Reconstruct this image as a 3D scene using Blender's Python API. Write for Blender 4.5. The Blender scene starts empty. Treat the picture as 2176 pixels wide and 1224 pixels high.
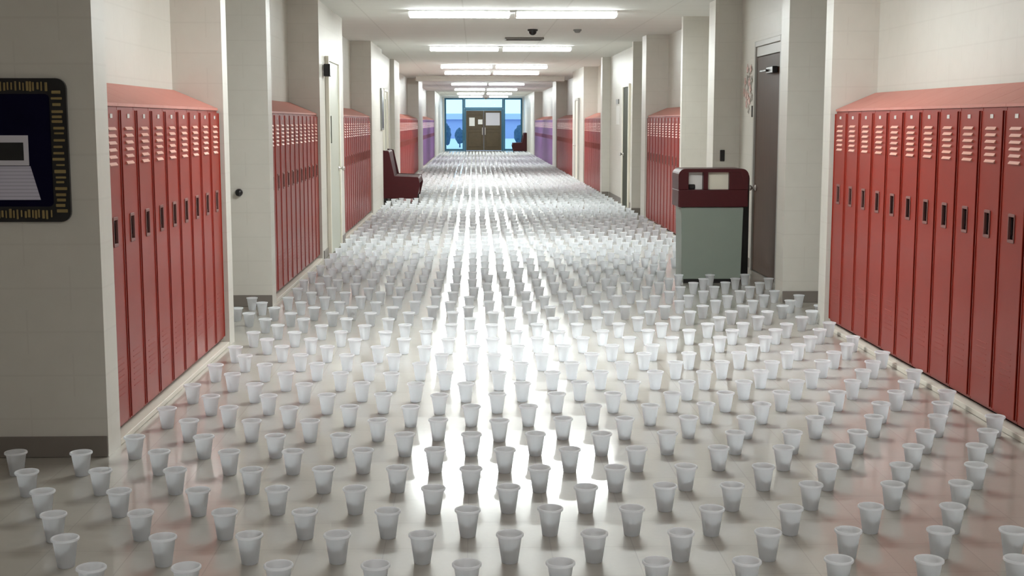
import bpy, bmesh, math, random
from mathutils import Vector, Matrix
random.seed(11)
SC = bpy.context.scene
COL = SC.collection

# ------------------------------------------------------------------ helpers
class MB:
    """collects shapes and links them as one mesh object"""
    def __init__(s): s.bm = bmesh.new(); s.mi = 0
    def _mark(s, faces):
        for f in faces: f.material_index = s.mi
    def box(s, x0, x1, y0, y1, z0, z1, bev=0.0, seg=1):
        t = bmesh.new()
        bmesh.ops.create_cube(t, size=1.0)
        for v in t.verts:
            v.co = Vector(((x0+x1)/2+v.co.x*(x1-x0), (y0+y1)/2+v.co.y*(y1-y0), (z0+z1)/2+v.co.z*(z1-z0)))
        if bev: bmesh.ops.bevel(t, geom=list(t.edges), offset=bev, segments=seg, affect='EDGES', profile=.5)
        s.merge(t); return s
    def prism(s, pts, axis, a, b, bev=0.0, seg=2):
        """pts: 2D outline; axis the extruded axis; the two others in x,y,z order"""
        t = bmesh.new(); lo = []; hi = []
        for p in pts:
            for lst, c in ((lo, a), (hi, b)):
                if axis == 'x': co = (c, p[0], p[1])
                elif axis == 'y': co = (p[0], c, p[1])
                else: co = (p[0], p[1], c)
                lst.append(t.verts.new(co))
        t.faces.new(lo[::-1]); t.faces.new(hi)
        n = len(pts)
        for i in range(n): t.faces.new((lo[i], lo[(i+1) % n], hi[(i+1) % n], hi[i]))
        bmesh.ops.recalc_face_normals(t, faces=list(t.faces))
        if bev: bmesh.ops.bevel(t, geom=list(t.edges), offset=bev, segments=seg, affect='EDGES', profile=.5)
        s.merge(t); return s
    def lathe(s, prof, n=24, c=(0, 0, 0), axis='z'):
        t = bmesh.new(); rings = []
        def P(r, h, a):
            u, v = r*math.cos(a), r*math.sin(a)
            if axis == 'z': q = (u, v, h)
            elif axis == 'y': q = (u, h, v)
            else: q = (h, u, v)
            return (q[0]+c[0], q[1]+c[1], q[2]+c[2])
        for r, h in prof:
            if r < 1e-6: rings.append([t.verts.new(P(0, h, 0))])
            else: rings.append([t.verts.new(P(r, h, 2*math.pi*i/n)) for i in range(n)])
        for a, b in zip(rings, rings[1:]):
            if len(a) == 1 and len(b) == 1: continue
            for i in range(n):
                j = (i+1) % n
                if len(a) == 1: t.faces.new((a[0], b[j], b[i]))
                elif len(b) == 1: t.faces.new((a[i], a[j], b[0]))
                else: t.faces.new((a[i], a[j], b[j], b[i]))
        for f in t.faces: f.smooth = True
        bmesh.ops.recalc_face_normals(t, faces=list(t.faces))
        s.merge(t); return s
    def merge(s, t, M=None):
        if M is not None: t.transform(M)
        for f in t.faces: f.material_index = s.mi
        me = bpy.data.meshes.new('tmp'); t.to_mesh(me); t.free()
        s.bm.from_mesh(me); bpy.data.meshes.remove(me)
    def build(s, name, mats, parent=None, loc=None):
        me = bpy.data.meshes.new(name); s.bm.to_mesh(me); s.bm.free()
        for m in (mats if isinstance(mats, (list, tuple)) else [mats]): me.materials.append(m)
        o = bpy.data.objects.new(name, me); COL.objects.link(o)
        if parent: o.parent = parent
        if loc: o.location = loc
        return o

def thing(name, label, cat, loc=(0, 0, 0), group=None, rz=0):
    o = bpy.data.objects.new(name, None); COL.objects.link(o)
    o.empty_display_size = .1
    o.location = loc; o.rotation_euler = (0, 0, rz)
    return tag(o, label, cat, group)
def tag(o, label, cat=None, group=None, kind=None):
    o['label'] = label
    if cat: o['category'] = cat
    if group: o['group'] = group
    if kind: o['kind'] = kind
    return o
def struct(o, label=None, cat=None):
    o['kind'] = 'structure'
    if label: o['label'] = label
    if cat: o['category'] = cat
    return o
def kids(o): return [c for c in bpy.data.objects if c.parent == o]

# ------------------------------------------------------------------ materials
def mat(name, col, rough=.5, metal=0.0, spec=.5, emit=None, estr=0.0, coat=0.0, coat_rough=.1):
    m = bpy.data.materials.new(name); m.use_nodes = True
    b = m.node_tree.nodes['Principled BSDF']
    b.inputs['Base Color'].default_value = (*col, 1)
    b.inputs['Roughness'].default_value = rough
    b.inputs['Metallic'].default_value = metal
    b.inputs['Specular IOR Level'].default_value = spec
    b.inputs['Coat Weight'].default_value = coat
    b.inputs['Coat Roughness'].default_value = coat_rough
    if emit:
        b.inputs['Emission Color'].default_value = (*emit, 1)
        b.inputs['Emission Strength'].default_value = estr
    return m
class NT:
    def __init__(s, m): s.t = m.node_tree; s.b = s.t.nodes['Principled BSDF']
    def n(s, k, **kw):
        x = s.t.nodes.new(k)
        for a, v in kw.items(): setattr(x, a, v)
        return x
    def l(s, a, b): s.t.links.new(a, b)
    def math(s, op, a, b=None):
        x = s.n('ShaderNodeMath', operation=op)
        for i, v in enumerate((a, b)):
            if v is None: continue
            if isinstance(v, (int, float)): x.inputs[i].default_value = v
            else: s.l(v, x.inputs[i])
        return x.outputs[0]
    def line(s, coord, period, width, shift=0.0):
        """1 on a thin line repeated every period metres"""
        a = s.math('ADD', coord, shift); a = s.math('DIVIDE', a, period); a = s.math('FRACT', a)
        a = s.math('SUBTRACT', a, .5); a = s.math('ABSOLUTE', a)
        return s.math('GREATER_THAN', a, .5-width/period/2)
    def mix(s, fac, c1, c2):
        x = s.n('ShaderNodeMix', data_type='RGBA')
        if isinstance(fac, (int, float)): x.inputs[0].default_value = fac
        else: s.l(fac, x.inputs[0])
        for i, c in ((6, c1), (7, c2)):
            if isinstance(c, tuple): x.inputs[i].default_value = (*c, 1)
            else: s.l(c, x.inputs[i])
        return x.outputs[2]
    def bump(s, h, strength, dist):
        x = s.n('ShaderNodeBump'); x.inputs['Strength'].default_value = strength
        x.inputs['Distance'].default_value = dist; s.l(h, x.inputs['Height']); s.l(x.outputs[0], s.b.inputs['Normal'])

def noise(n, scale, detail=2.0, vec=None):
    x = n.n('ShaderNodeTexNoise'); x.inputs['Scale'].default_value = scale; x.inputs['Detail'].default_value = detail
    if vec is not None: n.l(vec, x.inputs['Vector'])
    return x.outputs['Fac']

# painted concrete block wall
M_wall = mat('painted_block', (.74, .70, .635), .42, spec=.7)
n = NT(M_wall); g = n.n('ShaderNodeNewGeometry'); sx = n.n('ShaderNodeSeparateXYZ'); n.l(g.outputs['Position'], sx.inputs[0])
hl = n.line(sx.outputs[2], .2032, .010, .02)
s_ = n.math('ADD', sx.outputs[0], sx.outputs[1])
row = n.math('FLOOR', n.math('DIVIDE', n.math('ADD', sx.outputs[2], .1216), .2032))
odd = n.math('MULTIPLY', n.math('MODULO', row, 2.0), .2032)
vl = n.line(n.math('ADD', s_, odd), .4064, .008)
ln = n.math('MAXIMUM', hl, vl)
ns = noise(n, 9.0, 4.0, g.outputs['Position'])
c = n.mix(ns, (.60, .575, .52), (.65, .625, .57))
c = n.mix(n.math('MULTIPLY', ln, .22), c, (.5, .47, .42)); n.l(c, n.b.inputs['Base Color'])
n.bump(n.math('SUBTRACT', n.math('MULTIPLY', noise(n, 60, 3, g.outputs['Position']), .15), ln), .3, .003)

M_ceil = mat('ceiling_tile', (.74, .735, .70), .8)
n = NT(M_ceil); g = n.n('ShaderNodeNewGeometry'); sx = n.n('ShaderNodeSeparateXYZ'); n.l(g.outputs['Position'], sx.inputs[0])
ln = n.math('MAXIMUM', n.line(sx.outputs[0], 1.22, .02, .13), n.line(sx.outputs[1], .61, .02, .12))
c = n.mix(noise(n, 120, 2, g.outputs['Position']), (.76, .77, .755), (.83, .84, .825))
c = n.mix(n.math('MULTIPLY', ln, .35), c, (.55, .55, .53)); n.l(c, n.b.inputs['Base Color'])

# waxed vinyl composition tile
M_floor = mat('waxed_tile', (.45, .41, .35), .40, spec=1.0, coat=1.0, coat_rough=.12)
n = NT(M_floor); g = n.n('ShaderNodeNewGeometry'); sx = n.n('ShaderNodeSeparateXYZ'); n.l(g.outputs['Position'], sx.inputs[0])
T = .3048
cx = n.math('FLOOR', n.math('DIVIDE', n.math('ADD', sx.outputs[0], .03), T)); cy = n.math('FLOOR', n.math('DIVIDE', sx.outputs[1], T))
cb = n.n('ShaderNodeCombineXYZ'); n.l(cx, cb.inputs[0]); n.l(cy, cb.inputs[1])
wn = n.n('ShaderNodeTexWhiteNoise', noise_dimensions='2D'); n.l(cb.outputs[0], wn.inputs['Vector'])
c = n.mix(wn.outputs['Value'], (.43, .405, .355), (.485, .46, .41))
c = n.mix(n.math('MULTIPLY', noise(n, 45, 5, g.outputs['Position']), .35), c, (.35, .315, .27))
ln = n.math('MAXIMUM', n.line(sx.outputs[0], T, .004, .03), n.line(sx.outputs[1], T, .004))
c = n.mix(n.math('MULTIPLY', ln, .4), c, (.25, .22, .19)); n.l(c, n.b.inputs['Base Color'])
n.bump(n.math('SUBTRACT', noise(n, 5, 3, g.outputs['Position']), n.math('MULTIPLY', ln, .15)), .06, .01)

def paint(name, a, b, rough, spec=.5, coat=0.0):
    m = mat(name, a, rough, spec=spec, coat=coat); n = NT(m)
    g = n.n('ShaderNodeNewGeometry')
    c = n.mix(noise(n, 6, 3, g.outputs['Position']), a, b); n.l(c, n.b.inputs['Base Color'])
    n.bump(noise(n, 220, 2, g.outputs['Position']), .08, .001)
    return m
M_red = paint('red_enamel', (.25, .013, .004), (.30, .019, .007), .36, .45, .06)
M_red2 = paint('purplish_far_locker', (.20, .08, .24), (.27, .12, .34), .4, .5, .1)  # purplish tone for the farthest locker bays
M_top = paint('painted_sheen_top', (.50, .17, .13), (.56, .21, .17), .4)  # ceiling light on the sloping tops mixed into a paler red
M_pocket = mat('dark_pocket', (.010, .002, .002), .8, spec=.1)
M_louvre = mat('painted_glint_louvre', (.72, .38, .30), .35)  # pale pink carries the light caught by the slanted fins
M_surround = mat('dull_surround', (.22, .09, .08), .45)
M_steel = mat('brushed_steel', (.62, .58, .56), .28, metal=.9)
M_plate = mat('pale_metal', (.85, .80, .78), .25, metal=.4)
M_curb = paint('cream_curb', (.66, .62, .54), (.72, .67, .59), .5)
M_cove = paint('vinyl_cove', (.17, .15, .13), (.22, .19, .17), .4)
M_cup = mat('white_foam', (.93, .94, .96), .45, spec=.45)
n = NT(M_cup); tr = n.n('ShaderNodeBsdfTranslucent'); tr.inputs[0].default_value = (.96, .975, 1.0, 1); mx = n.n('ShaderNodeMixShader'); mx.inputs[0].default_value = .62
out = [q for q in n.t.nodes if q.type == 'OUTPUT_MATERIAL'][0]; n.l(n.b.outputs[0], mx.inputs[1]); n.l(tr.outputs[0], mx.inputs[2]); n.l(mx.outputs[0], out.inputs[0])
M_fix = mat('fixture_white', (.8, .8, .78), .4)
M_lens = mat('lamp_lens', (.9, .9, .9), .4, emit=(.94, 1.0, .985), estr=16.0)
M_lensdim = mat('dim_lamp_lens', (.9, .9, .9), .4, emit=(1.0, .98, .97), estr=8.0)  # weaker lens for the unseen front-light row, dimmed to suit the foreground
M_black = mat('black_plastic', (.012, .011, .012), .3)
M_darkgrey = mat('grey_metal', (.22, .22, .21), .4)
M_vent = mat('vent_metal', (.20, .19, .18), .5)
M_wood = mat('dark_wood_door', (.09, .04, .02), .5, spec=.25)
n = NT(M_wood); g = n.n('ShaderNodeNewGeometry'); mp = n.n('ShaderNodeMapping'); n.l(g.outputs['Position'], mp.inputs[0]); mp.inputs['Scale'].default_value = (14, 14, .8)
n.l(n.mix(noise(n, 3, 6, mp.outputs[0]), (.040, .020, .010), (.10, .048, .024)), n.b.inputs['Base Color'])
M_frame = paint('frame_paint', (.42, .41, .38), (.47, .46, .43), .4)
M_creamframe = paint('cream_frame', (.80, .76, .66), (.84, .80, .70), .4)
M_greendoor = paint('grey_green_door', (.42, .43, .37), (.47, .48, .41), .4)
M_darkdoor = paint('dark_green_door', (.030, .034, .022), (.04, .045, .03), .6, .2)
M_maroon = paint('maroon_vinyl', (.042, .002, .004), (.060, .004, .006), .5, .3)
M_hood = paint('maroon_plastic', (.055, .004, .007), (.075, .006, .010), .4, .4)
M_bin = paint('grey_green_bin', (.23, .27, .235), (.26, .30, .26), .45)
M_paper = mat('paper', (.82, .80, .78), .7)
M_paper2 = mat('grey_paper', (.62, .60, .66), .7)
M_card = mat('cream_card', (.80, .76, .64), .6)
M_navy = paint('navy_felt', (.002, .0015, .014), (.004, .003, .022), .8, .1)
M_gold = paint('gold_trim', (.20, .14, .05), (.32, .24, .10), .6)
M_teal = mat('teal_aluminium', (.02, .10, .16), .35, metal=.3)
M_brownglass = paint('brown_wood_door', (.055, .035, .012), (.085, .055, .022), .5)
M_glass = mat('window_glass', (.80, .95, 1.0), .02); M_glass.node_tree.nodes['Principled BSDF'].inputs['Transmission Weight'].default_value = 1.0
M_glass.node_tree.nodes['Principled BSDF'].inputs['IOR'].default_value = 1.05
M_snow = paint('pale_paving', (.52, .56, .68), (.60, .64, .74), .8)
M_leaf = paint('dark_foliage', (.03, .07, .12), (.06, .12, .20), .8)
M_bldg = paint('blue_grey_siding', (.34, .38, .60), (.38, .42, .64), .7)

# ------------------------------------------------------------------ geometry constants
CEIL = 2.88; XL = -1.71; XR = 2.655; RX = .045          # wall planes and locker setback
BL, BR = -2.05, 3.0
YE = 70.5                                               # end wall
# recessed locker bays: side, y0, y1, number
BAYS = [('L', 6.13, 8.92, 9), ('L', 11.07, 14.47, 11), ('L', 17.07, 21.75, 15), ('L', 29.9, 40.1, 33), ('L', 43.2, 56.5, 43),
        ('R', 5.90, 9.62, 12), ('R', 16.73, 20.11, 11), ('R', 27.3, 31.6, 14), ('R', 35.1, 42.2, 23), ('R', 44.1, 57.6, 44)]

LP = [(-5, -4.4), (5.92, -4.4), (5.92, XL), (6.125, XL), (6.125, BL), (8.925, BL), (8.925, XL), (9.1, XL), (9.1, -3.1), (10.85, -3.1), (10.85, XL),
      (11.06, XL), (11.06, BL), (14.48, BL), (14.48, XL), (17.06, XL), (17.06, BL), (21.76, BL), (21.76, XL), (24.3, XL), (24.3, -1.80), (28.0, -1.80),
      (28.0, XL), (29.89, XL), (29.89, BL), (40.11, BL), (40.11, XL), (43.19, XL), (43.19, BL), (56.51, BL), (56.51, XL), (YE, XL)]
RP = [(-5, XR), (5.88, XR), (5.88, BR), (9.63, BR), (9.63, XR), (9.82, XR), (9.82, 3.9), (10.98, 3.9), (10.98, XR), (11.25, XR), (11.25, 2.95),
      (14.37, 2.95), (14.37, XR), (14.75, XR), (14.75, 3.5), (16.6, 3.5), (16.6, XR), (16.72, XR), (16.72, BR), (20.12, BR), (20.12, XR), (20.6, XR),
      (20.6, 3.5), (21.8, 3.5), (21.8, XR), (21.95, XR), (21.95, 2.82), (27.0, 2.82), (27.0, XR), (27.29, XR), (27.29, BR), (31.61, BR), (31.61, XR),
      (35.09, XR), (35.09, BR), (42.21, BR), (42.21, XR), (44.09, XR), (44.09, BR), (57.61, BR), (57.61, XR), (YE, XR)]
def wall(name, path, outer):
    m = MB(); p = [(x, y) for y, x in path]
    m.prism(p + [(outer, YE), (outer, -5)], 'z', 0, CEIL)
    bmesh.ops.triangulate(m.bm, faces=[f for f in m.bm.faces if len(f.verts) > 4])
    return struct(m.build(name, M_wall))
struct(wall('wall_left', LP, -5.0), 'cream painted block wall with recessed bays on the left')
struct(wall('wall_right', RP, 4.6), 'cream painted block wall with recessed bays on the right')
m = MB(); m.box(-5, 4.6, -5.2, -5.0, 0, CEIL); struct(m.build('wall_back', M_wall))
m = MB(); m.box(-5, 4.6, -5.2, YE+.2, -.15, 0); struct(m.build('floor', M_floor), 'waxed beige tile corridor floor')
m = MB(); m.box(-5, 4.6, -5.2, YE+.2, CEIL, CEIL+.12); struct(m.build('ceiling', M_ceil), 'pale tiled corridor ceiling')
m = MB(); m.box(XL, XR, 38.3, 38.75, CEIL-.14, CEIL); struct(m.build('trim_1', M_wall), 'shallow ceiling beam crossing the corridor')

# dark cove base on the faces turned to the camera and in the recesses
def cove(name, segs):
    m = MB()
    for x0, x1, y0, y1 in segs: m.box(x0, x1, y0, y1, 0.001, .10, .003)
    return struct(m.build(name, M_cove))
cove('baseboard_left', [(-4.39, XL-.001, 5.908, 5.919), (-3.09, XL-.001, 10.838, 10.849), (-3.099, -3.088, 9.11, 10.84), (-1.799, -1.788, 24.31, 27.98),
                        (XL-.001, XL+.010, 14.6, 15.0), (XL-.001, XL+.010, 16.3, 17.0)])
cove('baseboard_right', [(XR+.001, 3.89, 10.968, 10.979), (2.939, 2.949, 11.26, 12.28), (2.939, 2.949, 13.52, 14.35), (XR+.001, 2.94, 14.358, 14.369),
                         (XR+.001, 3.49, 16.588, 16.599), (XR+.001, 3.49, 21.788, 21.799), (2.809, 2.819, 21.96, 23.4), (2.809, 2.819, 24.6, 26.98), (XR+.001, 2.80, 26.988, 26.999)])

# ------------------------------------------------------------------ lockers (built for the left wall: front faces +x, origin at front foot corner)
W = .31; Z0, Z1, ZB = .052, 1.63, 1.765; DEP = .285
def louvre(m, yc, z, w, h=.013, d=.011):
    # slanted fin standing proud of the door
    m.prism([(.012, z-h*.4), (.012+d, z-h*.4), (.012+d, z-h*.15), (.012, z+h)], 'y', yc-w/2, yc+w/2)
def locker_meshes(mat_):
    P = {}
    b = MB(); b.box(-DEP, 0, .0015, W-.0015, Z0, Z1-.004, .002); P['body'] = b
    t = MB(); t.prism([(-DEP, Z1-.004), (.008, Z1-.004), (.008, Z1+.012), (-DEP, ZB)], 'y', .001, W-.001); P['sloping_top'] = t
    d = MB(); g = .011
    y0, y1 = g, W-g; hy0, hy1, hz0, hz1 = W/2-.034, W/2+.034, .955, 1.085
    # door as a slab with a pocket hole
    for a in ((y0, y1, Z0+.02, hz0), (y0, y1, hz1, Z1-.022), (y0, hy0, hz0, hz1), (hy1, y1, hz0, hz1)):
        d.box(.001, .014, *a)
    d.box(.001, .018, y0, y0+.010, Z0+.02, Z1-.022, .002); d.box(.001, .018, y1-.010, y1, Z0+.02, Z1-.022, .002)
    P['door'] = d
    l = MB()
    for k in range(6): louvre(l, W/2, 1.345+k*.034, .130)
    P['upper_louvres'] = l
    l = MB()
    for k in range(7): louvre(l, W/2, .215+k*.030, .135, .009, .0035)
    P['lower_louvres'] = l
    h = MB(); h.mi = 0
    h.box(.004, .019, hy0-.006, hy0+.004, hz0-.006, hz1+.006, .002); h.box(.004, .019, hy1-.004, hy1+.006, hz0-.006, hz1+.006, .002)
    h.box(.004, .019, hy0, hy1, hz1-.008, hz1+.008, .002); h.box(.004, .019, hy0, hy1, hz0-.008, hz0+.008, .002)
    h.mi = 1; h.box(.001, .005, hy0, hy1, hz0, hz1); h.box(.005, .016, W/2-.009, W/2+.002, hz0+.03, hz1-.02, .002)
    P['handle'] = h
    n_ = MB(); n_.box(.014, .0165, W/2-.02, W/2+.02, 1.568, 1.590, .001); P['number_plate'] = n_
    return P
def make_locker(side):
    root = thing('locker', '', 'locker')
    for k, b in locker_meshes(M_red).items():
        if side == 'R': b.bm.transform(Matrix.Scale(-1, 4, (1, 0, 0))); bmesh.ops.reverse_faces(b.bm, faces=list(b.bm.faces))
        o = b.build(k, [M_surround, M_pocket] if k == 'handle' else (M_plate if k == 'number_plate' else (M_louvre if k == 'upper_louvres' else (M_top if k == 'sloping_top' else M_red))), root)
        if k == 'upper_louvres': o['label'] = 'louvre fins with glint painted pale'
        if k == 'handle': o['label'] = 'dark recessed handle pocket with dull rim'
        if k == 'number_plate': o['label'] = 'small pale number plate'
    return root
def far_locker(side, m_):
    P = locker_meshes(m_); b = MB()
    for k, q in P.items():
        if k == 'number_plate': q.bm.free(); continue
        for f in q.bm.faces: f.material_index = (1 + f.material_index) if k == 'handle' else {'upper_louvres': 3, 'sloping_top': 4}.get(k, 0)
        me = bpy.data.meshes.new('t'); q.bm.to_mesh(me); q.bm.free(); b.bm.from_mesh(me); bpy.data.meshes.remove(me)
    if side == 'R': b.bm.transform(Matrix.Scale(-1, 4, (1, 0, 0))); bmesh.ops.reverse_faces(b.bm, faces=list(b.bm.faces))
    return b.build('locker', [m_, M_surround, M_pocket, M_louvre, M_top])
ORD = ['', 'first', 'second', 'third', 'fourth', 'fifth', 'sixth', 'seventh', 'eighth', 'ninth', 'tenth', 'eleventh', 'twelfth', 'thirteenth', 'fourteenth',
       'fifteenth', 'sixteenth', 'seventeenth', 'eighteenth', 'nineteenth', 'twentieth', 'twenty-first', 'twenty-second', 'twenty-third', 'twenty-fourth']
proto = {}
BNAME = {('L', 0): 'in the foreground bay on the left wall', ('L', 1): 'in the second bay along the left wall', ('L', 2): 'in the left bay before the maroon bench',
         ('R', 0): 'in the foreground bay on the right wall', ('R', 1): 'in the right bay behind the bin', ('R', 2): 'in the third bay along the right wall'}
FAR = {('L', 3): 'red locker in the long left bay beyond the maroon bench', ('L', 4): 'purplish locker in the farthest bay of the left wall',
       ('R', 3): 'red locker in the dim fourth bay of the right wall', ('R', 4): 'purplish locker in the farthest bay of the right wall'}
cnt = {'L': 0, 'R': 0}
trim_no = 2
for side, y0, y1, num in BAYS:
    i = cnt[side]; cnt[side] += 1
    w = (y1-y0)/num; fx = XL-RX if side == 'L' else XR+RX
    for k in range(num):
        if i < 3:
            if side not in proto: proto[side] = make_locker(side); r = proto[side]
            else:
                r = proto[side].copy(); COL.objects.link(r)
                for ch in KID[side]:
                    c = ch.copy(); COL.objects.link(c); c.parent = r
            if k == 0 and i == 0: KID = globals().get('KID', {}); KID[side] = [c for c in proto[side].children]
            # ordinals counted from the far end where the near ones leave the frame
            if side == 'R' and i == 0: e = num-k; end = 'far'
            else: e = k+1; end = 'near'
            tag(r, 'red metal locker, %s from the %s end, %s' % (ORD[e] if e > 1 else 'first', end, BNAME[(side, i)]), 'locker', 'lockers '+BNAME[(side, i)])
        else:
            key = (side, i)
            if key not in proto: proto[key] = r = far_locker(side, M_red if i == 3 else M_red2)
            else: r = proto[key].copy(); COL.objects.link(r)
            tag(r, FAR[key], 'locker', 'lockers of '+FAR[key].split(' in ', 1)[1])
        r.location = (fx, y0+k*w, 0); r.scale = (1, w/W, 1)
    m = MB()
    if side == 'L': m.box(BL+.002, XL-.001, y0+.002, y1-.002, .001, .030, .002)
    else: m.box(XR+.001, BR-.002, y0+.002, y1-.002, .001, .030, .002)
    m.mi = 1  # near-black toe strip, shade under the lockers put in as colour
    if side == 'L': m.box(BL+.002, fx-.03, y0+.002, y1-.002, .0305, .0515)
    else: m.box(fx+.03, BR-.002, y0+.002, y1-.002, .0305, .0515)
    struct(m.build('trim_%d' % trim_no, [M_curb, M_pocket]), 'cream curb under a bay of lockers'); trim_no += 1

# ------------------------------------------------------------------ ceiling lights
LY = [.95, 8.4, 15.9, 23.32, 30.85, 34.85, 45.0, 52.5, 60.0, 67.0]
ROWN = ['unseen row behind the frame', 'nearest row overhead', 'nearest visible row', 'second visible row', 'third visible row', 'fourth visible row', 'row past the ceiling beam', 'second row past the beam', 'third row past the beam', 'row beside the end doors']
lamp0 = None
for j, y in enumerate(LY):
    for q, xc in enumerate((-.175, 1.115)):
        if lamp0 is None:
            lamp0 = thing('ceiling_light', '', 'ceiling light')
            b = MB(); b.box(-.61, .61, -.17, .17, -.022, -.001, .004)
            b.prism([(-.165, -.022), (.165, -.022), (.13, -.075), (-.13, -.075)], 'x', -.612, -.600); b.prism([(-.165, -.022), (.165, -.022), (.13, -.075), (-.13, -.075)], 'x', .600, .612)
            b.build('fixture_body', M_fix, lamp0)
            b = MB(); b.prism([(-.160, -.022), (.160, -.022), (.150, -.055), (.125, -.074), (-.125, -.074), (-.150, -.055)], 'x', -.599, .599); b.build('diffuser', M_lens, lamp0)
            r = lamp0; LK = list(lamp0.children); LD = {c.name: c.data for c in LK}
        else:
            r = lamp0.copy(); COL.objects.link(r)
            for ch in LK: c = ch.copy(); c.data = LD[ch.name]; COL.objects.link(c); c.parent = r
        r.location = (xc, y, CEIL)
        if j == 0:
            for ch in [c for c in bpy.data.objects if c.parent == r and c.name.startswith('diffuser')]:
                ch.data = ch.data.copy(); ch.data.materials[0] = M_lensdim
        tag(r, 'lit white ceiling light, %s one of the pair in the %s' % (('left', 'right')[q], ROWN[j]), 'ceiling light', 'ceiling lights along the corridor')

# ceiling fittings
t = thing('security_camera', 'small black dome security camera on the ceiling', 'camera', (.85, 19.0, CEIL))
b = MB(); b.lathe([(0, -.001), (.075, -.001), (.075, -.02), (.062, -.028), (0, -.028)], 24); b.build('mount', M_black, t)
b = MB(); b.lathe([(.058, -.0285), (.055, -.05), (.04, -.072), (.02, -.083), (0, -.086)], 24); b.build('dome', M_black, t)
t = thing('smoke_detector', 'small grey round detector on the ceiling right of the black dome', 'smoke detector', (1.5, 19.0, CEIL))
b = MB(); b.lathe([(0, -.001), (.06, -.001), (.06, -.02), (0, -.02)], 24); b.build('base', M_darkgrey, t)
b = MB(); b.lathe([(.045, -.0205), (.045, -.035), (.03, -.048), (0, -.05)], 24); b.build('sensor', M_darkgrey, t)
t = thing('air_vent', 'dark slotted air vent in the ceiling between two light rows', 'vent', (.80, 20.95, CEIL))
b = MB()
for a in ((-.31, .31, -.20, -.17), (-.31, .31, .17, .20), (-.31, -.28, -.17, .17), (.28, .31, -.17, .17)): b.box(*a, -.03, -.001, .003)
b.build('frame', M_vent, t)
b = MB()
for k in range(8):
    yy = -.15+k*.043
    b.prism([(yy-.012, -.028), (yy-.006, -.028), (yy+.012, -.004), (yy+.006, -.004)], 'x', -.279, .279)
b.build('slats', M_vent, t)
t = thing('ceiling_camera', 'small white hanging camera far down the corridor before the end doors', 'camera', (.52, 58.0, CEIL))
b = MB(); b.lathe([(0, -.001), (.04, -.001), (.04, -.12), (0, -.12)], 16); b.build('stem', M_fix, t)
b = MB(); b.box(-.16, .16, -.12, .12, -.26, -.121, .02, 2); b.build('housing', M_fix, t)
b = MB(); b.lathe([(.07, -.261), (.06, -.31), (.03, -.335), (0, -.34)], 16); b.build('lens', M_darkgrey, t)

# ------------------------------------------------------------------ doors in the side walls
def knob(parent, x, y, z, s):
    b = MB(); b.lathe([(0, 0), (.03, 0), (.03, .008*s), (.012, .012*s), (.012, .04*s), (.027, .05*s), (.03, .062*s), (.02, .075*s), (0, .077*s)], 20, (x, y, z), 'x')
    o = b.build('door_knob', M_steel, parent); o['label'] = 'silver round door knob'
def side_door(no, label, x, s, y0, y1, ztop, mleaf, mframe, header=0, slit=None, kn=None, panel=None):
    """x wall plane, s=+1 when the door faces +x"""
    root = bpy.data.objects.new('door_%d' % no, None); COL.objects.link(root); struct(root, label)
    fw = .055
    b = MB()
    X = lambda a, c: (x+min(a*s, c*s), x+max(a*s, c*s))
    b.box(*X(.001, .045), y0, y0+fw, 0.001, ztop, .004); b.box(*X(.001, .045), y1-fw, y1, 0.001, ztop, .004)
    b.box(*X(.001, .045), y0+fw, y1-fw, ztop-fw, ztop, .004)
    b.build('door_frame', mframe, root)
    zt = ztop-fw
    if header:
        b = MB(); b.box(*X(.001, .030), y0+fw+.002, y1-fw-.002, zt-header, zt-.002, .003); o = b.build('header_panel', M_frame, root); o['label'] = 'pale grey panel above the door'
        zt -= header+.004
    b = MB()
    if slit:
        sy0, sy1, sz0, sz1 = slit
        b.box(*X(.001, .025), y0+fw+.003, sy0, .008, zt-.003); b.box(*X(.001, .025), sy1, y1-fw-.003, .008, zt-.003)
        b.box(*X(.001, .025), sy0, sy1, .008, sz0); b.box(*X(.001, .025), sy0, sy1, sz1, zt-.003)
        b2 = MB(); b2.box(*X(.004, .012), sy0, sy1, sz0, sz1); b2.build('vision_pane', M_black, root)
    else: b.box(*X(.001, .025), y0+fw+.003, y1-fw-.003, .008, zt-.003, .002)
    b.build('door_leaf', mleaf, root)
    if kn: knob(root, x+.026*s, kn[0], kn[1], s)
    return root
d = side_door(1, 'dark brown wooden door in the right recess behind the bin', 2.95, -1, 12.30, 13.50, 2.37, M_wood, M_frame, header=.10, kn=(13.36, .87))
b = MB(); b.box(2.87, 2.921, 12.50, 12.78, 2.02, 2.085, .006); b.box(2.85, 2.869, 12.70, 12.98, 2.04, 2.06, .003)
b.build('door_closer', M_black, d)
side_door(2, 'grey-green door with narrow dark window on the left wall', XL, 1, 15.02, 16.25, 2.30, M_greendoor, M_creamframe, slit=(15.30, 15.42, 1.30, 1.62), kn=(16.10, .98))
side_door(3, 'dark green door in the shallow right recess past the second locker bay', 2.82, -1, 23.40, 24.42, 2.24, M_darkdoor, M_creamframe, kn=(24.25, .95))
side_door(4, 'pale door on the right wall past the third locker bay', XR, -1, 32.8, 33.8, 2.15, M_creamframe, M_frame, kn=(33.6, .95))
side_door(5, 'pale door with tall dark pane behind the maroon bench', -1.80, 1, 25.6, 26.6, 2.20, M_creamframe, M_creamframe, slit=(25.8, 26.2, 1.0, 2.0))

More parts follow.
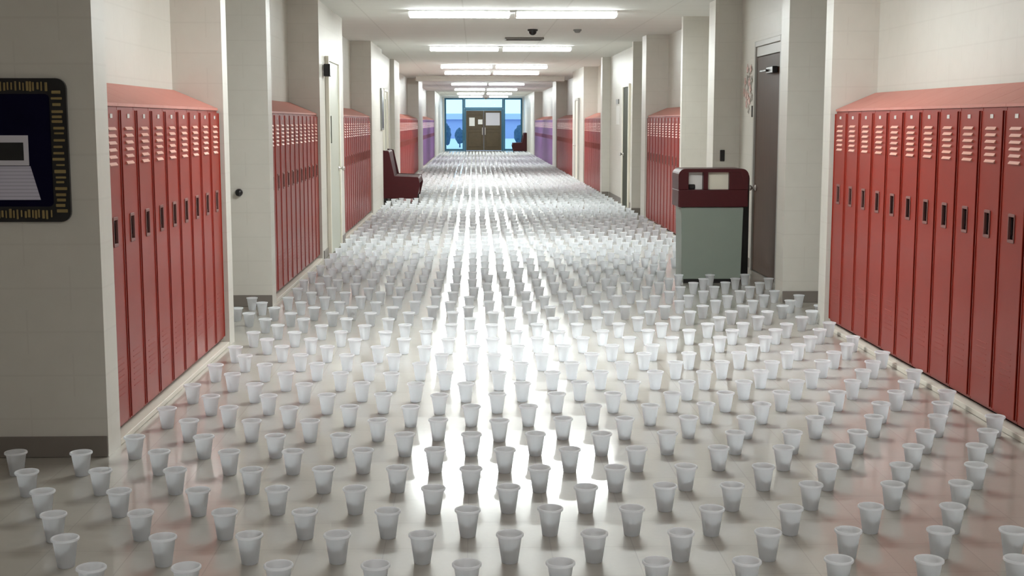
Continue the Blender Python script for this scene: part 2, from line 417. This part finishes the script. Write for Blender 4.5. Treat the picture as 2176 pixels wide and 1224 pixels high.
# ------------------------------------------------------------------ end wall: windows, doors
x0, x1 = XL, XR
m = MB(); m.box(-5, -1.62, YE, YE+.2, 0, CEIL); m.box(2.61, 4.6, YE, YE+.2, 0, CEIL); m.box(-1.62, 2.61, YE, YE+.2, 2.84, CEIL)
struct(m.build('wall_end', M_wall))
def window(no, label, xa, xb, za, zb, fr=.09):
    root = bpy.data.objects.new('window_%d' % no, None); COL.objects.link(root); struct(root, label)
    b = MB()
    b.box(xa, xa+fr, YE+.02, YE+.14, za, zb, .004); b.box(xb-fr, xb, YE+.02, YE+.14, za, zb, .004)
    b.box(xa+fr, xb-fr, YE+.02, YE+.14, zb-fr, zb, .004); b.box(xa+fr, xb-fr, YE+.02, YE+.14, za, za+fr, .004)
    b.build('window_frame', M_teal, root)
    b = MB(); b.box(xa+fr, xb-fr, YE+.075, YE+.083, za+fr, zb-fr); b.build('window_pane', M_glass, root)
window(1, 'tall blue-lit glass sidelight left of the end doors', -1.615, -.56, .003, 2.835)
window(2, 'tall blue-lit glass sidelight right of the end doors', 1.58, 2.605, .003, 2.835)
window(3, 'bright glass transom above the end doors', -.555, 1.575, 2.26, 2.835, .07)
root = bpy.data.objects.new('door_6', None); COL.objects.link(root); struct(root, 'pair of brown end doors under the bright transom')
b = MB(); b.box(-.555, -.45, YE+.02, YE+.14, .003, 2.255, .004); b.box(1.47, 1.575, YE+.02, YE+.14, .003, 2.255, .004); b.box(-.45, 1.47, YE+.02, YE+.14, 2.16, 2.255, .004)
b.build('door_frame', M_teal, root)
for q, (a, c) in enumerate(((-.447, .508), (.512, 1.467))):
    b = MB(); b.box(a, c, YE+.05, YE+.10, .01, 2.155, .003)
    for z in (.2, 1.15):
        b.box(a+.12, c-.12, YE+.035, YE+.05, z, z+.78, .01)
    lf = b.build('door_leaf', M_brownglass, root)
    b = MB(); xx = c-.09 if q == 0 else a+.06; b.box(xx, xx+.03, YE-.01, YE+.01, .85, 1.25, .005); b.box(xx, xx+.03, YE+.011, YE+.049, .87, .89); b.box(xx, xx+.03, YE+.011, YE+.049, 1.21, 1.23)
    b.build('pull_handle', M_steel, lf)
def sheet(name, label, cat, boxargs, mt, group=None):
    b = MB(); b.box(*boxargs); return tag(b.build(name, mt), label, cat, group)
sheet('paper_notice', 'narrow white paper on the left end door', 'notice', (-.28, .02, YE+.030, YE+.034, 1.33, 1.78), M_paper)
sheet('paper_notice', 'small white paper at the middle of the end doors', 'notice', (.20, .44, YE+.030, YE+.034, 1.42, 1.68), M_paper)
sheet('poster', 'large pale grey poster on the right end door', 'poster', (.62, 1.38, YE+.030, YE+.034, 1.36, 2.04), M_paper2)

# outside
m = MB(); m.box(-60, 60, YE+.2, YE+250, -.25, -.10); struct(m.build('ground', M_snow), 'pale paving outside the end windows', 'ground')
t = thing('building', 'blue-grey building far outside beyond the end windows', 'building', (0, YE+60, -.10))
b = MB(); b.box(-14, 16, 0, 8, 0, 1.9); b.build('wall', M_bldg, t)
b = MB(); b.prism([(-.4, 1.9), (8.4, 1.9), (4, 2.5)], 'x', -14.4, 16.4); b.build('roof', M_bldg, t)
def shrub(x, y, r, h, label):
    t = thing('shrub', label, 'shrub', (x, y, -.10), 'shrubs outside the end windows')
    b = MB(); b.lathe([(0, 0), (.05, 0), (.03, .4), (0, .4)], 8); b.build('stem', M_leaf, t)
    bm = bmesh.new(); bmesh.ops.create_icosphere(bm, subdivisions=3, radius=1)
    for v in bm.verts:
        s = 1+random.uniform(-.14, .14); v.co = Vector((v.co.x*r*s, v.co.y*r*s, .25+h/2+v.co.z*h/2*s))
    b = MB(); b.merge(bm); b.build('foliage', M_leaf, t)
shrub(-1.75, YE+6, .38, 1.3, 'dark bluish shrub outside, seen through the left sidelight')
shrub(2.75, YE+8, .34, 1.2, 'dark bluish shrub outside, seen through the right sidelight')
shrub(-.95, YE+14, .3, 1.0, 'smaller dark shrub outside, beside the left sidelight mullion')

# ------------------------------------------------------------------ benches
def bench(label, loc, s, L=1.55):
    t = thing('bench', label, 'bench', loc)
    P = lambda pts: [(x*s, z) for x, z in pts]
    b = MB(); b.prism(P([(.02, .12), (.20, .12), (.20, .50), (.115, .97), (.07, 1.0), (.03, .97), (.02, .9)]), 'y', .03, L-.03, .012); b.build('backrest', M_maroon, t)
    b = MB(); b.prism(P([(.205, .33), (.68, .33), (.71, .36), (.71, .45), (.69, .48), (.205, .50)]), 'y', .03, L-.03, .012); b.build('seat_cushion', M_maroon, t)
    b = MB(); b.prism(P([(.205, .12), (.66, .12), (.66, .328), (.205, .328)]), 'y', .04, L-.04, .006); b.build('seat_base', M_maroon, t)
    b = MB(); b.prism(P([(.0, .08), (.67, .08), (.73, .34), (.70, .49), (.24, .51), (.135, .99), (.0, 1.01)]), 'y', 0, .028, .006); b.build('end_panel', M_maroon, t)
    b = MB(); b.prism(P([(.0, .08), (.67, .08), (.73, .34), (.70, .49), (.24, .51), (.135, .99), (.0, 1.01)]), 'y', L-.028, L, .006); b.build('end_panel', M_maroon, t)
    for lx in (.05, .60):
        for ly in (.06, L-.10):
            b = MB(); a, c = sorted((lx*s, (lx+.05)*s)); b.box(a, c, ly, ly+.04, 0.001, .119); b.build('leg', M_black, t)
bench('dark maroon upholstered bench against the left wall among the cups', (-1.785, 25.0, 0), 1)
bench('dark maroon bench far away at right beside the end windows', (XR-.005, 65.6, 0), -1)

# ------------------------------------------------------------------ bin by the right recess
BX, BY = 1.985, 12.33
t = thing('waste_bin', 'grey-green bin with maroon hood standing before the brown door', 'bin', (BX, BY, 0))
b = MB(); b.prism([(.012, .04), (.588, .04), (.600, .735), (0, .735)], 'y', 0, .36, .008, 2); b.build('body', M_bin, t)
b = MB(); b.box(.03, .57, .02, .34, .001, .039); b.build('plinth', M_black, t)
# hood: front ring with two openings, closed back and sides, rounded top
b = MB()
x0, x1, z0, z1 = -.035, .64, .738, 1.105
def rounded(x0, x1, z0, z1, r, k=6):
    p = [(x0, z0), (x1, z0)]
    for i in range(k+1): a = i/k*math.pi/2; p.append((x1-r+r*math.cos(a), z1-r+r*math.sin(a)))
    for i in range(k+1): a = math.pi/2+i/k*math.pi/2; p.append((x0+r+r*math.cos(a), z1-r+r*math.sin(a)))
    return p
b.box(x0+.001, x1-.001, -.02, .38, z0, .905, .010, 2)                                   # lower band
b.box(x0+.001, .062, -.02, .38, .905, 1.035, .003); b.box(x0+.06, .062, -.019, .379, 1.03, 1.071); b.box(.205, .250, -.02, .38, .905, 1.075, .003); b.box(.455, x1-.001, -.02, .38, .905, 1.035, .003); b.box(.455, x1-.06, -.019, .379, 1.03, 1.071)
pr = rounded(x0, x1, 1.02, z1, .065); inner = [(x1-.055, 1.02), (x1-.07, 1.065), (x0+.07, 1.065), (x0+.055, 1.02)]
b.prism([(x0, .98), (x0+.05, .98), (x0+.075, 1.072), (x1-.075, 1.072), (x1-.05, .98), (x1, .98)] + pr[2:], 'y', -.022, .382)
bmesh.ops.triangulate(b.bm, faces=[f for f in b.bm.faces if len(f.verts) > 4])
b.build('hood', M_hood, t)
b = MB(); b.box(.063, .204, .05, .056, .906, 1.07); o = b.build('opening_flap', M_paper, t); o['label'] = 'white flap in the left opening'
b = MB(); b.box(.07, .135, .040, .049, .906, .955, .01, 2); o = b.build('latch', M_black, t)
b = MB(); b.box(.252, .454, .03, .036, .906, 1.07); o = b.build('sign_card', M_card, t); o['label'] = 'cream card in the right opening'
b = MB(); b.prism(rounded(.30, .735, .001, 1.085, .09), 'y', .383, .42); o = b.build('back_panel', M_black, t); o['label'] = 'black upright panel behind the bin'

# ------------------------------------------------------------------ small wall things
b = MB(); b.lathe([(0, 0), (.030, 0), (.032, -.02), (.024, -.045), (0, -.05)], 20, (-1.965, 10.849, .965), 'y'); tag(b.build('door_stop', M_black), 'round black door stop on the grey left pillar face', 'door stop')
t = thing('wall_speaker', 'small black box mounted high on the left wall before the door', 'speaker', (XL, 14.86, 2.13))
b = MB(); b.box(.012, .085, -.06, .06, -.07, .07, .008, 2); b.build('case', M_black, t)
b = MB(); b.box(.001, .012, -.03, .03, -.03, .03); b.build('bracket', M_steel, t)
b = MB(); b.box(2.735, 2.785, 14.352, 14.369, 1.115, 1.24, .004); tag(b.build('wall_switch', M_black), 'black wall switch on the pillar face above the bin', 'switch')
b = MB(); b.box(2.925, 2.949, 13.60, 13.68, 1.60, 1.72, .004); tag(b.build('card_reader', M_black), 'small dark device on the wall left of the brown door', 'card reader')
# wreath of small paper shapes on the door wall
t = thing('paper_decoration', 'pinkish cluster of paper cutouts on the wall left of the brown door', 'decoration', (2.949, 13.95, 1.92))
M_pk = mat('pink_paper', (.62, .42, .38), .7); M_gy = mat('taupe_paper', (.42, .38, .34), .7)
for k in range(16):
    a = k*2.4; r = .20*math.sqrt((k+.5)/16)
    cy, cz = r*1.1*math.cos(a), r*1.2*math.sin(a)
    b = MB(); pts = []
    for i in range(10):
        rr = (.055 if i % 2 else .028); pts.append((cy+rr*math.cos(i*math.pi/5+k), cz+rr*math.sin(i*math.pi/5+k)))
    b.prism(pts, 'x', -.004-.001*(k % 5)-.001, -.001*(k % 5)-.001); b.build('cutout', M_pk if k % 3 else M_gy, t)
sheet('paper_notice', 'pale paper notice on the wall beside the dark green door', 'notice', (2.8155, 2.8195, 25.2, 25.75, 1.50, 1.86), M_paper)
sheet('sign', 'small dark sign above the paper on the far right wall', 'sign', (2.80, 2.8195, 25.3, 25.7, 1.90, 1.99), M_darkgrey)
t = thing('wall_display', 'tall dark framed panel high on the left wall above the bench', 'display', (XL, 23.75, 1.78))
b = MB(); b.box(.001, .03, -.02, .50, -.38, .38, .004); b.build('frame', M_darkgrey, t)
b = MB(); b.box(.0305, .034, .02, .46, -.34, .34); b.build('panel', M_black, t)

# ------------------------------------------------------------------ notice board on the near left pillar
t = thing('notice_board', 'navy notice board with black and gold border on the near left pillar', 'notice board', (-2.30, 5.918, 1.422))
hw, hh = .47, .322
def rr(hw, hh, r, k=6):
    p = []
    for cx, cz, a0 in ((hw-r, -hh+r, -90), (hw-r, hh-r, 0), (-hw+r, hh-r, 90), (-hw+r, -hh+r, 180)):
        for i in range(k+1): a = math.radians(a0+90*i/k); p.append((cx+r*math.cos(a), cz+r*math.sin(a)))
    return p
b = MB(); b.prism(rr(hw, hh, .045), 'y', -.020, -.001); b.build('backing', M_black, t)
b = MB(); b.prism(rr(hw-.075, hh-.070, .02), 'y', -.024, -.0205); b.build('felt', M_navy, t)
b = MB()
def tooth(cx, cz, w, h):
    b.box(cx-w/2, cx+w/2, -.027, -.0205, cz-h/2, cz+h/2, .002)
z = -hh+.05
while z < hh-.05:
    h_ = random.uniform(.008, .016)
    for sx in (1, -1): tooth(sx*(hw-.040+random.uniform(-.004, .004)), z, random.uniform(.035, .055), h_)
    z += random.uniform(.020, .032)
x = -hw+.06
while x < hw-.07:
    for sz in (1, -1): tooth(x, sz*(hh-.036+random.uniform(-.003, .003)), random.uniform(.006, .012), random.uniform(.03, .045))
    x += random.uniform(.013, .022)
b.build('border', M_gold, t)
M_lines = mat('printed_sheet', (.55, .54, .62), .7)
n = NT(M_lines); g = n.n('ShaderNodeNewGeometry'); sx = n.n('ShaderNodeSeparateXYZ'); n.l(g.outputs['Position'], sx.inputs[0])
n.l(n.mix(n.math('MULTIPLY', n.line(sx.outputs[2], .016, .005), .4), (.58, .56, .66), (.22, .21, .30)), n.b.inputs['Base Color'])
t = thing('printed_page', 'upper pinned page with a dark picture on the navy notice board', 'paper', (-2.145, 5.8935, 1.42))
b = MB(); b.box(-.14, .14, -.002, -.0002, -.065, .070); b.build('sheet', M_paper2, t)
b = MB(); b.box(0.0, .118, -.004, -.0022, -.042, .038); b.box(-.13, -.015, -.004, -.0022, -.042, .038); b.build('picture', M_black, t)
t = thing('printed_page', 'lower page of printed lines on the navy notice board', 'paper', (-2.115, 5.8935, 1.275))
b = MB(); b.prism([(-.16, -.075), (.155, -.075), (.115, .077), (-.16, .077)], 'y', -.002, -.0002); b.build('sheet', M_lines, t)

# ------------------------------------------------------------------ cups
def cup_mesh(n_, detail=True):
    b = MB()
    if detail: prof = [(0, .004), (.0255, .004), (.0275, 0), (.029, .001), (.0425, .096), (.0475, .0960), (.0490, .098), (.0490, .1035), (.0475, .1055), (.0435, .1058), (.0410, .102), (.0270, .012), (0, .010)]
    else: prof = [(.029, .0), (.0425, .096), (.047, .098), (.047, .105), (.042, .105), (.027, .012), (0, .010)]
    b.lathe(prof, n_)
    return b
DY = .2985; DX = .3065
cam_z = 1.55
def blocked(x, y):
    # wall outline, lockers, bin and benches
    if 1.90 < x < 2.75 and 12.22 < y < 12.85: return True
    if x < -.98 and 24.93 < y < 26.6: return True
    if x > 1.85 and 65.5 < y < 67.3: return True
    return False
def limits(y):
    lo, hi = XL+.09, XR-.06
    if y < 5.72: lo = -4.0
    elif 9.2 < y < 10.7: lo = -1.95
    if 9.9 < y < 10.85: hi = 2.80
    elif 11.35 < y < 14.2: hi = 2.80
    elif 14.9 < y < 16.4: hi = 2.80
    return lo, hi
# exact camera projection to know which cups the frame shows
f_px = 2740.0; pitch = math.radians(7.3411); yaw = math.radians(1.6587)
Fv = Vector((math.sin(yaw)*math.cos(pitch), math.cos(yaw)*math.cos(pitch), -math.sin(pitch))); Rv = Vector((math.cos(yaw), -math.sin(yaw), 0)); Uv = Rv.cross(Fv)
def to_px(p):
    d = Vector(p)-Vector((0, 0, cam_z)); z = d.dot(Fv)
    return 1088+f_px*d.dot(Rv)/z, 612-f_px*d.dot(Uv)/z
# rows read from the photograph: depth and cup x positions of the seven nearest
NEAR = [(4.110, [-1.26, -.95, -.65, -.33, -.03, .28, .60, .90, 1.21, 1.51, 1.81]),
        (4.417, [-1.44, -1.10, -.80, -.49, -.19, .12, .42, .73, 1.04, 1.33, 1.66, 1.92]),
        (4.700, [-1.57, -1.25, -.94, -.64, -.33, -.03, .28, .59, .89, 1.19, 1.50, 1.81]),
        (5.005, [-1.71, -1.41, -1.10, -.79, -.48, -.17, .13, .44, .76, 1.03, 1.35, 1.68, 1.96]),
        (5.295, [-1.87, -1.57, -1.26, -.94, -.64, -.33, -.02, .27, .59, .89, 1.22, 1.49, 1.81, 2.13]),
        (5.605, [-2.03, -1.74, -1.40, -1.09, -.81, -.50, -.18, .13, .42, .72, 1.09, 1.38, 1.66, 1.97, 2.26]),
        (5.890, [-1.58, -1.26, -.93, -.63, -.33, -.02, .28, .59, .90, 1.22, 1.49, 1.80, 2.12, 2.42])]
rows = []
for y, xs in NEAR: rows.append([(x, y+random.gauss(0, .006)) for x in xs])
k = 7; y = 5.890+DY
while y < 64:
    lo, hi = limits(y)
    x = -.03+(.5*DX if k % 2 else 0)-DX*16; r = []
    while x < 4:
        jx, jy = random.gauss(0, .012), random.gauss(0, .010)
        if lo < x < hi and not blocked(x, y): r.append((x+jx, y+jy))
        x += DX
    rows.append(r); y += DY; k += 1
proto_cup = cup_mesh(28).bm; me = bpy.data.meshes.new('foam_cup'); proto_cup.to_mesh(me); proto_cup.free(); me.materials.append(M_cup)
for p in me.polygons: p.use_smooth = True
made = 0; rest = []
for ri, r in enumerate(rows):
    vis = []
    for (x, y) in r:
        u, v = to_px((x, y, .06))
        if -25 < u < 2201 and y < 64: vis.append((x, y))
    if made+len(vis) <= 300 and ri < 22:
        for q, (x, y) in enumerate(vis):
            o = bpy.data.objects.new('foam_cup', me); COL.objects.link(o)
            o.location = (x, y, .0006); o.rotation_euler = (random.gauss(0, .004), random.gauss(0, .004), random.uniform(0, 6.28))
            rn = 'front row' if ri == 0 else '%s row back' % ORD[ri+1]
            qn = 'leftmost' if q == 0 else ('rightmost' if q == len(vis)-1 else '%s from left' % ORD[q+1])
            tag(o, 'white foam cup on the floor, %s in the %s' % (qn, rn), 'cup', 'white foam cups nearest the camera')
            made += 1
    else: rest += vis
# everything further away as one mass
src = cup_mesh(14, False).bm
vs = [v.co.copy() for v in src.verts]; src.verts.index_update(); fs = [[v.index for v in f.verts] for f in src.faces]; src.free()
V = []; F = []
for (x, y) in rest:
    o_ = len(V); V += [(a.x+x, a.y+y, a.z+.0006) for a in vs]; F += [[i+o_ for i in f] for f in fs]
me2 = bpy.data.meshes.new('foam_cups'); me2.from_pydata(V, [], F); me2.update(); me2.materials.append(M_cup)
for p in me2.polygons: p.use_smooth = True
o = bpy.data.objects.new('foam_cups', me2); COL.objects.link(o)
tag(o, 'dense mass of white foam cups covering the far corridor floor', 'cups', None, 'stuff')
print('cups', made, len(rest))

# ------------------------------------------------------------------ world, camera, view
w = bpy.data.worlds.new('sky'); SC.world = w; w.use_nodes = True
bg = w.node_tree.nodes['Background']; bg.inputs[0].default_value = (.50, .76, .97, 1); bg.inputs[1].default_value = .62
cam = bpy.data.cameras.new('camera'); co = bpy.data.objects.new('camera', cam); COL.objects.link(co)
cam.sensor_width = 36; cam.lens = 36*f_px/2176; cam.clip_end = 600
co.location = (0, 0, cam_z); co.rotation_euler = (math.pi/2-pitch, 0, -yaw)
SC.camera = co
SC.view_settings.view_transform = 'Standard'; SC.view_settings.look = 'None'; SC.view_settings.gamma = 1; SC.view_settings.use_curve_mapping = False
SC.view_settings.exposure = 1.65
SC.cycles.max_bounces = 10; SC.cycles.diffuse_bounces = 7; SC.cycles.use_denoising = True
